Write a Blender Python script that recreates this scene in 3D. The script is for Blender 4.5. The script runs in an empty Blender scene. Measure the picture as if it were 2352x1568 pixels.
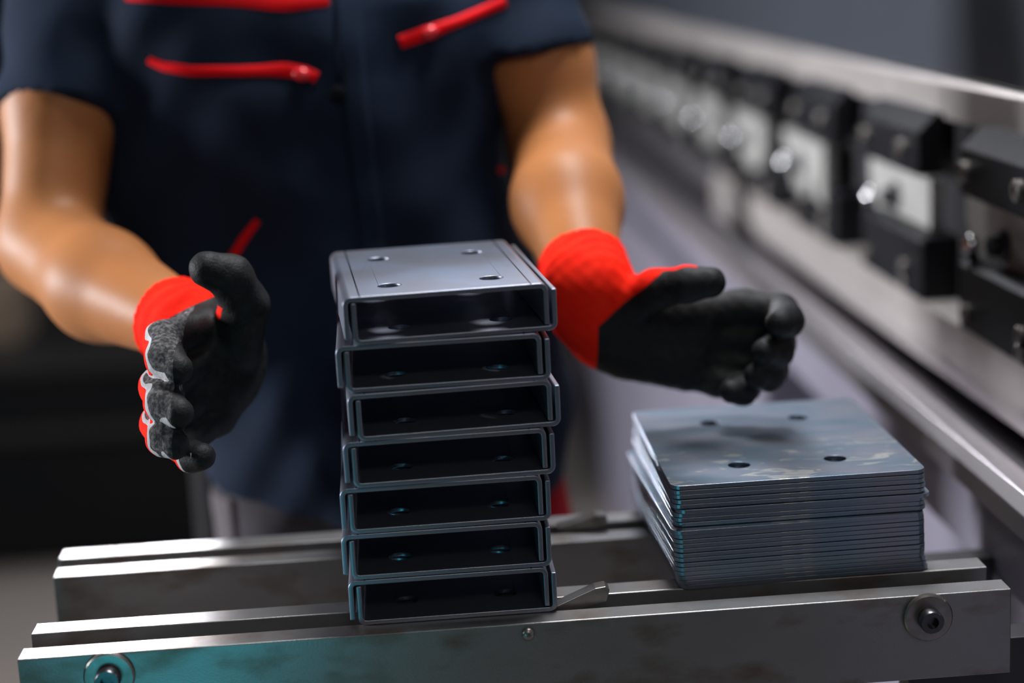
import bpy, bmesh, math, random
import numpy as np
from mathutils import Vector, Matrix
from mathutils.bvhtree import BVHTree

random.seed(7)
scene = bpy.context.scene
COL = scene.collection
scene.view_settings.view_transform = 'Standard'
scene.view_settings.look = 'None'
scene.view_settings.exposure = 0.0
scene.view_settings.gamma = 1.0
scene.view_settings.use_curve_mapping = False

# ------------------------------------------------------------------ camera
FPX = 4000.0
def nrm(v):
    v = np.array(v, float)
    return v / np.linalg.norm(v)
_Y = nrm([-272, -863, FPX])
_X = np.array([73370, -4583, FPX], float)
_X = nrm(_X - _Y * np.dot(_X, _Y))
_Z = np.cross(_Y, _X)
if _Z[1] > 0:
    _Z = -_Z
RM = np.array([_X, _Y, _Z])            # world = RM @ (right, down, forward)
def ray(x, y):
    return RM @ np.array([x - 1176, y - 784, FPX]) / FPX
BAR = 0.95                              # height of the support bars' top edge
CAM = np.array([0, 0, BAR]) - ray(825, 1437) * 1.37
def atd(x, y, d):
    return CAM + ray(x, y) * d
def onz(x, y, z):
    r = ray(x, y); return CAM + r * (z - CAM[2]) / r[2]
def onx(x, y, X):
    r = ray(x, y); return CAM + r * (X - CAM[0]) / r[0]
def ony(x, y, Y):
    r = ray(x, y); return CAM + r * (Y - CAM[1]) / r[1]

cam = bpy.data.cameras.new('camera')
cam.sensor_width = 36.0
cam.lens = FPX / 2352 * 36.0
cam.clip_start = 0.05
cam.dof.use_dof = True
cam.dof.focus_distance = 1.385
cam.dof.aperture_fstop = 1.55
cam.dof.aperture_blades = 0
camo = bpy.data.objects.new('camera', cam)
COL.objects.link(camo)
M4 = Matrix.Identity(4)
for i in range(3):
    M4[i][0] = RM[i][0]; M4[i][1] = -RM[i][1]; M4[i][2] = -RM[i][2]; M4[i][3] = CAM[i]
camo.matrix_world = M4
scene.camera = camo

# ------------------------------------------------------------------ materials
def new_mat(name):
    m = bpy.data.materials.new(name); m.use_nodes = True
    nt = m.node_tree
    return m, nt, nt.nodes['Principled BSDF']

def mat(name, col, rough=0.5, metal=0.0, col2=None, scale=20, detail=4, mixlo=0.35, mixhi=0.7,
        bump=0.0, bscale=200, stretch=(1, 1, 1), sheen=0.0, rvar=0.0, spec=None, coat=0.0):
    m, nt, b = new_mat(name)
    N, L = nt.nodes, nt.links
    b.inputs['Base Color'].default_value = (*col, 1)
    b.inputs['Roughness'].default_value = rough
    b.inputs['Metallic'].default_value = metal
    if spec is not None:
        b.inputs['Specular IOR Level'].default_value = spec
    if sheen:
        b.inputs['Sheen Weight'].default_value = sheen
        b.inputs['Sheen Roughness'].default_value = 0.5
    if coat:
        b.inputs['Coat Weight'].default_value = coat
        b.inputs['Coat Roughness'].default_value = 0.2
    tc = N.new('ShaderNodeTexCoord'); mp = N.new('ShaderNodeMapping')
    mp.inputs['Scale'].default_value = stretch
    L.new(tc.outputs['Object'], mp.inputs['Vector'])
    if col2 is not None or rvar:
        nz = N.new('ShaderNodeTexNoise'); nz.inputs['Scale'].default_value = scale
        nz.inputs['Detail'].default_value = detail
        L.new(mp.outputs['Vector'], nz.inputs['Vector'])
        mr = N.new('ShaderNodeMapRange')
        mr.inputs['From Min'].default_value = mixlo; mr.inputs['From Max'].default_value = mixhi
        L.new(nz.outputs['Fac'], mr.inputs['Value'])
        if col2 is not None:
            mx = N.new('ShaderNodeMix'); mx.data_type = 'RGBA'
            mx.inputs['A'].default_value = (*col, 1); mx.inputs['B'].default_value = (*col2, 1)
            L.new(mr.outputs['Result'], mx.inputs['Factor'])
            L.new(mx.outputs['Result'], b.inputs['Base Color'])
        if rvar:
            m2 = N.new('ShaderNodeMapRange')
            m2.inputs['To Min'].default_value = rough - rvar; m2.inputs['To Max'].default_value = rough + rvar
            L.new(nz.outputs['Fac'], m2.inputs['Value'])
            L.new(m2.outputs['Result'], b.inputs['Roughness'])
    if bump:
        n2 = N.new('ShaderNodeTexNoise'); n2.inputs['Scale'].default_value = bscale
        n2.inputs['Detail'].default_value = 3
        L.new(mp.outputs['Vector'], n2.inputs['Vector'])
        bp = N.new('ShaderNodeBump'); bp.inputs['Strength'].default_value = bump
        bp.inputs['Distance'].default_value = 0.001
        L.new(n2.outputs['Fac'], bp.inputs['Height'])
        L.new(bp.outputs['Normal'], b.inputs['Normal'])
    return m

def add_scribe(m, xs, half=0.0006, dark=0.25):
    """thin dark scribe lines running along the sheet at the given object x"""
    nt = m.node_tree; N, L = nt.nodes, nt.links
    b = N['Principled BSDF']
    tc = N.new('ShaderNodeTexCoord'); sp = N.new('ShaderNodeSeparateXYZ')
    L.new(tc.outputs['Object'], sp.inputs['Vector'])
    prev = None
    for x in xs:
        s = N.new('ShaderNodeMath'); s.operation = 'SUBTRACT'; s.inputs[1].default_value = x
        L.new(sp.outputs['X'], s.inputs[0])
        a = N.new('ShaderNodeMath'); a.operation = 'ABSOLUTE'; L.new(s.outputs[0], a.inputs[0])
        l = N.new('ShaderNodeMath'); l.operation = 'LESS_THAN'; l.inputs[1].default_value = half
        L.new(a.outputs[0], l.inputs[0])
        if prev is None:
            prev = l
        else:
            q = N.new('ShaderNodeMath'); q.operation = 'MAXIMUM'
            L.new(prev.outputs[0], q.inputs[0]); L.new(l.outputs[0], q.inputs[1]); prev = q
    gt = N.new('ShaderNodeMath'); gt.operation = 'GREATER_THAN'; gt.inputs[1].default_value = -0.0004
    L.new(sp.outputs['Z'], gt.inputs[0])
    q = N.new('ShaderNodeMath'); q.operation = 'MULTIPLY'
    L.new(prev.outputs[0], q.inputs[0]); L.new(gt.outputs[0], q.inputs[1]); prev = q
    mx = N.new('ShaderNodeMix'); mx.data_type = 'RGBA'
    src = b.inputs['Base Color'].links[0].from_socket
    L.new(src, mx.inputs['A'])
    mx.inputs['B'].default_value = (0.03, 0.03, 0.035, 1)
    L.new(prev.outputs[0], mx.inputs['Factor'])
    L.new(mx.outputs['Result'], b.inputs['Base Color'])

MT = {}
def add_smears(m):
    """pale hand and oil smears wiped across the sheet"""
    nt = m.node_tree; N, L = nt.nodes, nt.links
    b = N['Principled BSDF']
    tc = N.new('ShaderNodeTexCoord'); mp = N.new('ShaderNodeMapping')
    mp.inputs['Rotation'].default_value = (0, 0, 0.5); mp.inputs['Scale'].default_value = (1, 2.6, 1)
    L.new(tc.outputs['Object'], mp.inputs['Vector'])
    nz = N.new('ShaderNodeTexNoise'); nz.inputs['Scale'].default_value = 26; nz.inputs['Detail'].default_value = 2
    nz.inputs['Distortion'].default_value = 1.2
    L.new(mp.outputs['Vector'], nz.inputs['Vector'])
    mr = N.new('ShaderNodeMapRange'); mr.inputs['From Min'].default_value = 0.60; mr.inputs['From Max'].default_value = 0.66
    L.new(nz.outputs['Fac'], mr.inputs['Value'])
    sp = N.new('ShaderNodeSeparateXYZ'); L.new(tc.outputs['Object'], sp.inputs['Vector'])
    m2 = N.new('ShaderNodeMapRange'); m2.inputs['From Min'].default_value = 0.0; m2.inputs['From Max'].default_value = -0.045
    L.new(sp.outputs['Y'], m2.inputs['Value'])
    mu = N.new('ShaderNodeMath'); mu.operation = 'MULTIPLY'
    L.new(mr.outputs['Result'], mu.inputs[0]); L.new(m2.outputs['Result'], mu.inputs[1])
    gt = N.new('ShaderNodeMath'); gt.operation = 'GREATER_THAN'; gt.inputs[1].default_value = -0.0003
    L.new(sp.outputs['Z'], gt.inputs[0])
    m4 = N.new('ShaderNodeMath'); m4.operation = 'MULTIPLY'; L.new(mu.outputs[0], m4.inputs[0]); L.new(gt.outputs[0], m4.inputs[1])
    m3 = N.new('ShaderNodeMath'); m3.operation = 'MULTIPLY'; m3.inputs[1].default_value = 0.85
    L.new(m4.outputs[0], m3.inputs[0])
    mx = N.new('ShaderNodeMix'); mx.data_type = 'RGBA'
    L.new(b.inputs['Base Color'].links[0].from_socket, mx.inputs['A'])
    mx.inputs['B'].default_value = (0.60, 0.60, 0.56, 1)
    L.new(m3.outputs[0], mx.inputs['Factor']); L.new(mx.outputs['Result'], b.inputs['Base Color'])
MT['sheet'] = mat('mill_scale_sheet', (0.31, 0.315, 0.36), 0.38, 0.9, (0.24, 0.29, 0.385), 14, 3, 0.3, 0.7, rvar=0.08, bump=0.05, bscale=600)
MT['flat'] = mat('blued_sheet_steel', (0.235, 0.33, 0.42), 0.34, 0.9, (0.31, 0.32, 0.38), 16, 3, 0.35, 0.65, rvar=0.06, bump=0.04, bscale=600, stretch=(1, 2.5, 1))
add_smears(MT['flat'])
MT['bar'] = mat('milled_bar_steel', (0.29, 0.29, 0.29), 0.42, 0.85, (0.17, 0.13, 0.10), 16, 6, 0.50, 0.72, rvar=0.10, bump=0.12, bscale=500, stretch=(1, 1, 2))
MT['bolt'] = mat('dark_bolt_steel', (0.10, 0.10, 0.11), 0.30, 0.9, bump=0.05)
MT['washer'] = mat('turned_steel', (0.33, 0.32, 0.31), 0.35, 0.9, (0.2, 0.18, 0.16), 60, 3)
MT['socket'] = mat('socket_black', (0.012, 0.012, 0.012), 0.6, 0.0)
MT['black_tool'] = mat('blackened_tool_steel', (0.007, 0.0075, 0.0095), 0.5, 0.0, (0.010, 0.0105, 0.0135), 30, 3, spec=0.15)
MT['pale_plate'] = mat('pale_zinc_plate', (0.44, 0.44, 0.42), 0.45, 0.2, (0.38, 0.38, 0.36), 20, 3)
MT['chrome'] = mat('bright_chrome', (0.85, 0.87, 0.88), 0.12, 1.0)
MT['ground'] = mat('ground_tool_steel', (0.80, 0.74, 0.71), 0.36, 0.65, (0.58, 0.54, 0.52), 10, 3, stretch=(1, 0.2, 1))
MT['ram_paint'] = mat('ram_grey_paint', (0.046, 0.053, 0.066), 0.42, 0.0, (0.041, 0.047, 0.059), 4, 2, coat=0.2)
MT['bed_paint'] = mat('bed_grey_paint', (0.21, 0.20, 0.25), 0.5, 0.0, (0.175, 0.165, 0.21), 5, 2)
MT['bed_dark'] = mat('bed_dark_steel', (0.05, 0.05, 0.055), 0.45, 0.4)
MT['rail_steel'] = mat('rail_worn_steel', (0.40, 0.38, 0.40), 0.35, 0.85, (0.28, 0.26, 0.28), 8, 3, stretch=(1, 0.15, 1))
MT['navy'] = mat('navy_work_cloth', (0.0085, 0.0155, 0.031), 0.85, 0.0, (0.012, 0.022, 0.045), 9, 3, 0.35, 0.7, bump=0.25, bscale=900, spec=0.12)
MT['red_trim'] = mat('red_trim_cloth', (0.70, 0.006, 0.010), 0.7, 0.0, bump=0.1, bscale=900, spec=0.1)
MT['red_zip'] = mat('red_zip_tape', (0.85, 0.006, 0.010), 0.6, 0.0, spec=0.1)
MT['zip_pull'] = mat('red_enamel_pull', (0.75, 0.03, 0.04), 0.25, 0.1)
MT['button'] = mat('dark_button', (0.004, 0.005, 0.007), 0.7, 0.0, spec=0.1)
MT['trouser'] = mat('grey_trouser_cloth', (0.075, 0.07, 0.08), 0.9, 0.0, (0.05, 0.048, 0.055), 12, 3, bump=0.2, bscale=800, spec=0.1)
MT['pale_cloth'] = mat('pale_grey_cloth', (0.12, 0.108, 0.117), 0.85, 0.0, bump=0.2, bscale=800, spec=0.1)
MT['boot'] = mat('black_leather', (0.015, 0.014, 0.013), 0.5)
MT['hair'] = mat('dark_hair', (0.02, 0.014, 0.01), 0.6, bump=0.5, bscale=300, stretch=(1, 1, 0.1))
MT['glove_red'] = mat('red_glove_knit', (0.95, 0.022, 0.006), 0.85, 0.0, (0.85, 0.014, 0.004), 60, 3, bump=0.3, bscale=700, spec=0.1)
MT['glove_black'] = mat('black_foam_coating', (0.007, 0.0078, 0.0082), 0.62, 0.0, (0.013, 0.014, 0.015), 160, 4, 0.45, 0.7, bump=0.5, bscale=450, spec=0.25)
MT['glove_rim_light'] = mat('painted_rim_light', (0.50, 0.51, 0.53), 0.85, 0.0, (0.40, 0.41, 0.43), 200, 3, bump=0.4, bscale=500, spec=0.1)  # rim light along the coating's edge, put into the colour as pale grey
MT['dusty_black'] = mat('dusty_black_foam', (0.035, 0.036, 0.038), 0.85, 0.0, (0.19, 0.185, 0.19), 300, 4, 0.42, 0.75, bump=0.5, bscale=450, spec=0.2)
MT['floor'] = mat('concrete_floor', (0.26, 0.225, 0.20), 0.6, 0.0, (0.21, 0.18, 0.155), 2, 5, rvar=0.1)
MT['wall'] = mat('painted_wall', (0.05, 0.048, 0.046), 0.85, 0.0, (0.04, 0.038, 0.037), 1.2, 3)
MT['crate'] = mat('dark_painted_steel', (0.008, 0.009, 0.010), 0.7, 0.0, (0.011, 0.011, 0.011), 4, 3, spec=0.1)
MT['crate_edge'] = mat('worn_edge_steel', (0.025, 0.024, 0.023), 0.5, 0.3)
MT['post'] = mat('grey_post_steel', (0.24, 0.23, 0.24), 0.4, 0.5)
MT['carton'] = mat('brown_board', (0.36, 0.27, 0.19), 0.8, 0.0, (0.30, 0.22, 0.15), 6, 3)

def skin_mat():
    m = mat('skin', (0.45, 0.185, 0.066), 0.5, 0.0, (0.39, 0.148, 0.048), 9, 4, 0.35, 0.7, bump=0.12, bscale=260, spec=0.25)
    b = m.node_tree.nodes['Principled BSDF']
    b.inputs['Subsurface Weight'].default_value = 0.08
    b.inputs['Subsurface Radius'].default_value = (0.012, 0.005, 0.003)
    b.inputs['Subsurface Scale'].default_value = 1.0
    return m
MT['skin'] = skin_mat()
add_scribe(MT['sheet'], (-0.0655, 0.0655))

# ------------------------------------------------------------------ object helpers
def tag(o, label=None, cat=None, group=None, kind=None):
    if label: o['label'] = label
    if cat: o['category'] = cat
    if group: o['group'] = group
    if kind: o['kind'] = kind
    return o

def empty(name, loc=(0, 0, 0), rz=0.0):
    o = bpy.data.objects.new(name, None)
    o.empty_display_size = 0.02
    COL.objects.link(o); o.location = loc; o.rotation_euler = (0, 0, rz)
    return o

def obj(name, bm, material, parent=None, smooth=False, bevel=0.0, angle=40, seg=2, local=False):
    """links a bmesh as one mesh object. Geometry is given in world space unless local."""
    bmesh.ops.recalc_face_normals(bm, faces=bm.faces)
    me = bpy.data.meshes.new(name); bm.to_mesh(me); bm.free()
    for mm in (material if isinstance(material, (list, tuple)) else [material]):
        me.materials.append(mm)
    o = bpy.data.objects.new(name, me); COL.objects.link(o)
    if smooth:
        for p in me.polygons: p.use_smooth = True
        try:
            me.set_sharp_from_angle(angle=math.radians(angle))
        except Exception:
            pass
    if bevel:
        md = o.modifiers.new('edge', 'BEVEL'); md.width = bevel; md.segments = seg
        md.limit_method = 'ANGLE'; md.angle_limit = math.radians(35)
    if parent is not None:
        o.parent = parent
        if not local:
            rebase(o, parent)
    return o

def wloc(o):
    v = Vector(o.location)
    if o.parent is not None: v = wloc(o.parent) + v
    return v
def rebase(o, parent):
    """bring world-space vertices into the (unrotated) parent's space"""
    off = wloc(parent)
    if off.length:
        o.data.transform(Matrix.Translation(-off))
def recenter(o):
    """put the origin of a top-level mesh at its base"""
    vs = [v.co for v in o.data.vertices]
    mn = Vector((min(v[i] for v in vs) for i in range(3))); mx = Vector((max(v[i] for v in vs) for i in range(3)))
    c = Vector(((mn.x + mx.x) / 2, (mn.y + mx.y) / 2, mn.z))
    o.data.transform(Matrix.Translation(-c)); o.location = c
    return o

def box(bm, x0, x1, y0, y1, z0, z1):
    v = [bm.verts.new(p) for p in ((x0, y0, z0), (x1, y0, z0), (x1, y1, z0), (x0, y1, z0),
                                   (x0, y0, z1), (x1, y0, z1), (x1, y1, z1), (x0, y1, z1))]
    for f in ((0, 3, 2, 1), (4, 5, 6, 7), (0, 1, 5, 4), (1, 2, 6, 5), (2, 3, 7, 6), (3, 0, 4, 7)):
        bm.faces.new([v[i] for i in f])
    return bm

def prism_y(bm, pts, y0, y1):
    """extrude an (x,z) outline along y"""
    a = [bm.verts.new((x, y0, z)) for x, z in pts]; b = [bm.verts.new((x, y1, z)) for x, z in pts]
    n = len(pts)
    bm.faces.new(a); bm.faces.new(list(reversed(b)))
    for i in range(n):
        bm.faces.new((a[i], b[i], b[(i + 1) % n], a[(i + 1) % n]))
    return bm
def prism_x(bm, pts, x0, x1):
    """extrude a (y,z) outline along x"""
    a = [bm.verts.new((x0, y, z)) for y, z in pts]; b = [bm.verts.new((x1, y, z)) for y, z in pts]
    n = len(pts)
    bm.faces.new(a); bm.faces.new(list(reversed(b)))
    for i in range(n):
        bm.faces.new((a[i], b[i], b[(i + 1) % n], a[(i + 1) % n]))
    return bm

def lathe(bm, prof, c, axis, seg=32):
    """prof = [(r, h)] revolved round axis through c"""
    ax = Vector(axis).normalized()
    t = ax.orthogonal().normalized(); u = ax.cross(t)
    c = Vector(c); rings = []
    for r, h in prof:
        if r < 1e-6:
            rings.append([bm.verts.new(c + ax * h)])
        else:
            rings.append([bm.verts.new(c + ax * h + (t * math.cos(2 * math.pi * k / seg) + u * math.sin(2 * math.pi * k / seg)) * r) for k in range(seg)])
    for A, B in zip(rings, rings[1:]):
        for k in range(seg):
            a, a2 = A[k % len(A)], A[(k + 1) % len(A)]; b, b2 = B[k % len(B)], B[(k + 1) % len(B)]
            vs = []
            for v in (a, a2, b2, b):
                if v not in vs: vs.append(v)
            if len(vs) > 2: bm.faces.new(vs)
    return bm

def hexcap(bm, c, axis, r, h, sock=0.5, seg=28):
    """socket-head cap screw: rounded head with a hexagon recess"""
    lathe(bm, [(0, 0), (r, 0), (r, h * 0.86), (r * 0.9, h), (r * sock * 1.02, h), (r * sock, h * 0.45), (0, h * 0.45)], c, axis, seg)

def copy_obj(o, parent=None):
    c = o.copy(); COL.objects.link(c)
    if parent is not None: c.parent = parent
    return c
KIDS = {}
def copy_tree(root):
    r = copy_obj(root)
    for ch in [x for x in list(COL.objects) if x.parent is root]:
        c = copy_obj(ch, r)
        for g in [x for x in list(COL.objects) if x.parent is ch]:
            copy_obj(g, c)
    return r

# ------------------------------------------------------------------ implicit surfaces
def rcone(P, a, b, r1, r2):
    a = np.asarray(a, np.float32); b = np.asarray(b, np.float32)
    ba = b - a; l2 = max(float(ba @ ba), 1e-12)
    pa = P - a
    h = np.clip((pa @ ba) / l2, 0, 1)
    q = pa - h[..., None] * ba
    return np.sqrt((q * q).sum(-1)) - (r1 + (r2 - r1) * h)
def ell(P, c, r, axes=None):
    q = P - np.asarray(c, np.float32)
    if axes is not None:
        q = q @ np.asarray(axes, np.float32).T
    r = np.asarray(r, np.float32)
    k0 = np.sqrt(((q / r) ** 2).sum(-1)); k1 = np.sqrt(((q / (r * r)) ** 2).sum(-1)) + 1e-9
    return k0 * (k0 - 1) / k1
def smin(a, b, k):
    h = np.clip(0.5 + 0.5 * (b - a) / k, 0, 1)
    return b + (a - b) * h - k * h * (1 - h)

def grid(lo, hi, h):
    n = [int(math.ceil((hi[i] - lo[i]) / h)) + 1 for i in range(3)]
    ax = [lo[i] + h * np.arange(n[i], dtype=np.float32) for i in range(3)]
    P = np.stack(np.meshgrid(*ax, indexing='ij'), -1).astype(np.float32)
    return P
def nets(Fv, lo, h):
    """naive surface nets: scalar grid -> (verts, quads)"""
    nx, ny, nz = Fv.shape
    ins = Fv < 0
    def cn(A, i, j, k): return A[i:nx - 1 + i, j:ny - 1 + j, k:nz - 1 + k]
    cnt = sum(cn(ins, i, j, k).astype(np.int8) for i in (0, 1) for j in (0, 1) for k in (0, 1))
    mask = (cnt > 0) & (cnt < 8)
    idx = -np.ones(mask.shape, np.int64); idx[mask] = np.arange(mask.sum())
    acc = np.zeros(mask.shape + (3,), np.float32); num = np.zeros(mask.shape, np.float32)
    corners = [(i, j, k) for i in (0, 1) for j in (0, 1) for k in (0, 1)]
    for a in corners:
        for ax in range(3):
            if a[ax] == 1: continue
            b = list(a); b[ax] = 1
            fa = cn(Fv, *a); fb = cn(Fv, *b)
            cr = ((fa < 0) != (fb < 0))
            t = np.where(cr, fa / np.where(cr, fa - fb, 1), 0)
            for d in range(3):
                acc[..., d] += cr * (a[d] + (t if d == ax else 0))
            num += cr
    V = (acc[mask] / num[mask][:, None] + np.argwhere(mask)) * h + np.asarray(lo, np.float32)
    Q = []
    for ax in range(3):
        o = [(1, 2), (2, 0), (0, 1)][ax]
        sl = [slice(None)] * 3
        A = np.take(ins, range(0, ins.shape[ax] - 1), axis=ax); B = np.take(ins, range(1, ins.shape[ax]), axis=ax)
        cr = A != B
        pts = np.argwhere(cr)
        ok = (pts[:, o[0]] >= 1) & (pts[:, o[1]] >= 1) & (pts[:, o[0]] < mask.shape[o[0]]) & (pts[:, o[1]] < mask.shape[o[1]])
        pts = pts[ok]
        def cell(da, db):
            q = pts.copy(); q[:, o[0]] -= da; q[:, o[1]] -= db
            return idx[q[:, 0], q[:, 1], q[:, 2]]
        quad = np.stack([cell(1, 1), cell(0, 1), cell(0, 0), cell(1, 0)], 1)
        s = A[pts[:, 0], pts[:, 1], pts[:, 2]]
        quad[~s] = quad[~s][:, ::-1]
        Q.append(quad)
    Q = np.concatenate(Q); Q = Q[(Q >= 0).all(1)]
    return V, Q
def smooth_verts(V, Q, it=2, lam=0.5):
    for _ in range(it):
        S = np.zeros_like(V); C = np.zeros(len(V), np.float32)
        for a, b in ((0, 1), (1, 2), (2, 3), (3, 0)):
            np.add.at(S, Q[:, a], V[Q[:, b]]); np.add.at(C, Q[:, a], 1)
            np.add.at(S, Q[:, b], V[Q[:, a]]); np.add.at(C, Q[:, b], 1)
        V = V + lam * (S / np.maximum(C, 1)[:, None] - V)
    return V
def mesh_obj(name, V, faces, material, parent=None):
    me = bpy.data.meshes.new(name)
    me.from_pydata([tuple(map(float, v)) for v in V], [], [tuple(map(int, f)) for f in faces])
    me.update(); me.materials.append(material)
    for p in me.polygons: p.use_smooth = True
    o = bpy.data.objects.new(name, me); COL.objects.link(o)
    if parent is not None:
        o.parent = parent; rebase(o, parent)
    return o
def implicit(fn, lo, hi, h, it=2):
    P = grid(lo, hi, h)
    V, Q = nets(fn(P), lo, h)
    return smooth_verts(V, Q, it), Q
def split_iso(V, tris, s):
    """cut a triangle mesh along s = 0; returns (verts+, tris+), (verts-, tris-)"""
    out = {True: ([], [], {}), False: ([], [], {})}
    def vid(side, key, co):
        vs, fs, d = out[side]
        if key not in d:
            d[key] = len(vs); vs.append(co)
        return d[key]
    for t in tris:
        for side in (True, False):
            poly = []
            for a in range(3):
                i, j = int(t[a]), int(t[(a + 1) % 3])
                ii = (s[i] >= 0) == side; jj = (s[j] >= 0) == side
                if ii: poly.append(vid(side, i, V[i]))
                if ii != jj:
                    k = (min(i, j), max(i, j))
                    q = s[k[0]] / (s[k[0]] - s[k[1]] + 1e-20)
                    poly.append(vid(side, k, V[k[0]] + (V[k[1]] - V[k[0]]) * q))
            if len(poly) >= 3: out[side][1].append(poly)
    return (out[True][0], out[True][1]), (out[False][0], out[False][1])

# ------------------------------------------------------------------ the setting
bm = bmesh.new(); box(bm, -22, 12, -6, 14, -0.1, 0.0)
tag(obj('floor', bm, MT['floor']), 'grey brown concrete workshop floor', None, None, 'structure')
bm = bmesh.new(); box(bm, -22, 12, 14.0, 14.2, 0, 7)
tag(obj('wall_back', bm, MT['wall']), 'dim workshop wall far behind the worker', None, None, 'structure')

# ------------------------------------------------------------------ support arms (pairs of milled bars)
ARM_Z0 = 0.879
def bar_mesh(x0, x1, y0, y1, z0=ARM_Z0, z1=BAR):
    return box(bmesh.new(), x0, x1, y0, y1, z0, z1)
def stop_lever(parent, p0, p1, yc, th=0.008, h=0.006):
    d = Vector(p1) - Vector(p0); u = d.normalized(); w = Vector((-u.z, 0, u.x))
    pts = [Vector(p0) - w * 0.004, Vector(p0) + w * h * 0.3, Vector(p1) + w * 0.002 - u * 0.004, Vector(p1) + u * 0.004, Vector(p1) - w * 0.004 + u * 0.006, Vector(p1) - w * 0.012]
    bm = bmesh.new()
    a = [bm.verts.new((q.x, yc - th / 2, q.z)) for q in pts]; b = [bm.verts.new((q.x, yc + th / 2, q.z)) for q in pts]
    bm.faces.new(a); bm.faces.new(b[::-1])
    for i in range(len(pts)):
        j = (i + 1) % len(pts); bm.faces.new((a[i], b[i], b[j], a[j]))
    return obj('stop_lever', bm, MT['washer'], parent, bevel=0.0006)

front = empty('support_arm', (0.12, 0.018, ARM_Z0))
tag(front, 'front steel support arm of two milled bars with bolt heads, under both stacks', 'support arm', 'sheet support arms')
obj('bar', bar_mesh(-0.262, 0.516, -0.020, 0.003), MT['bar'], front, bevel=0.0008)
obj('bar', bar_mesh(-0.262, 0.514, 0.032, 0.056), MT['bar'], front, bevel=0.0008)
for a, b, dz in ((-0.20, -0.15, 0.028), (0.02, 0.12, 0.045), (0.36, 0.48, 0.022)):
    bm = bmesh.new(); box(bm, a, b, 0.003, 0.032, ARM_Z0 + 0.006, BAR - dz); obj('spacer', bm, MT['bed_dark'], front)
def bar_bolt(parent, px, py, y, rw, rh):
    c = ony(px, py, y)
    bm = bmesh.new(); lathe(bm, [(0, 0), (rw, 0), (rw, 0.0035), (rw - 0.0012, 0.0048), (rw * 0.52, 0.0048), (0, 0.0044)], c, (0, -1, 0), 48)
    w = obj('washer', bm, MT['washer'], parent, smooth=True)
    bm = bmesh.new(); hexcap(bm, c + np.array([0, -0.0048, 0]), (0, -1, 0), rh, 0.010, 0.5)
    obj('bolt_head', bm, MT['bolt'], w, smooth=True)
bar_bolt(front, 252, 1550, -0.020, 0.0195, 0.0098)
bar_bolt(front, 2130, 1415, -0.020, 0.0195, 0.0095)
c = ony(1213, 1455, -0.020)
bm = bmesh.new(); lathe(bm, [(0.0052, 0), (0.0050, 0.002), (0.0038, 0.0036), (0.002, 0.0044), (0, 0.0046)], c, (0, -1, 0), 24)
obj('rivet', bm, MT['washer'], front, smooth=True)
stop_lever(front, ony(1262, 1398, 0.016), ony(1378, 1345, 0.016), 0.0165, 0.014)
bm = bmesh.new(); box(bm, 0.44, 0.5745, 0.003, 0.032, 0.815, ARM_Z0 + 0.02)
obj('mounting_foot', bm, MT['bed_dark'], front, bevel=0.001)

rear = empty('support_arm', (0.12, 0.21, ARM_Z0))
tag(rear, 'rear steel support arm of two bars with rust stains, behind the front arm', 'support arm', 'sheet support arms')
obj('bar', bar_mesh(-0.270, 0.50, 0.166, 0.190), MT['bar'], rear, bevel=0.0008)
obj('bar', bar_mesh(-0.274, 0.50, 0.215, 0.241), MT['bar'], rear, bevel=0.0008)
for a, b, dz in ((-0.20, -0.15, 0.028), (0.36, 0.48, 0.022)):
    bm = bmesh.new(); box(bm, a, b, 0.190, 0.215, ARM_Z0 + 0.006, BAR - dz); obj('spacer', bm, MT['bed_dark'], rear)
stop_lever(rear, ony(1280, 1212, 0.2), ony(1378, 1182, 0.2), 0.2025, 0.014)
bm = bmesh.new(); box(bm, 0.44, 0.5745, 0.190, 0.215, 0.815, ARM_Z0 + 0.02)
obj('mounting_foot', bm, MT['bed_dark'], rear, bevel=0.001)

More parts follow.
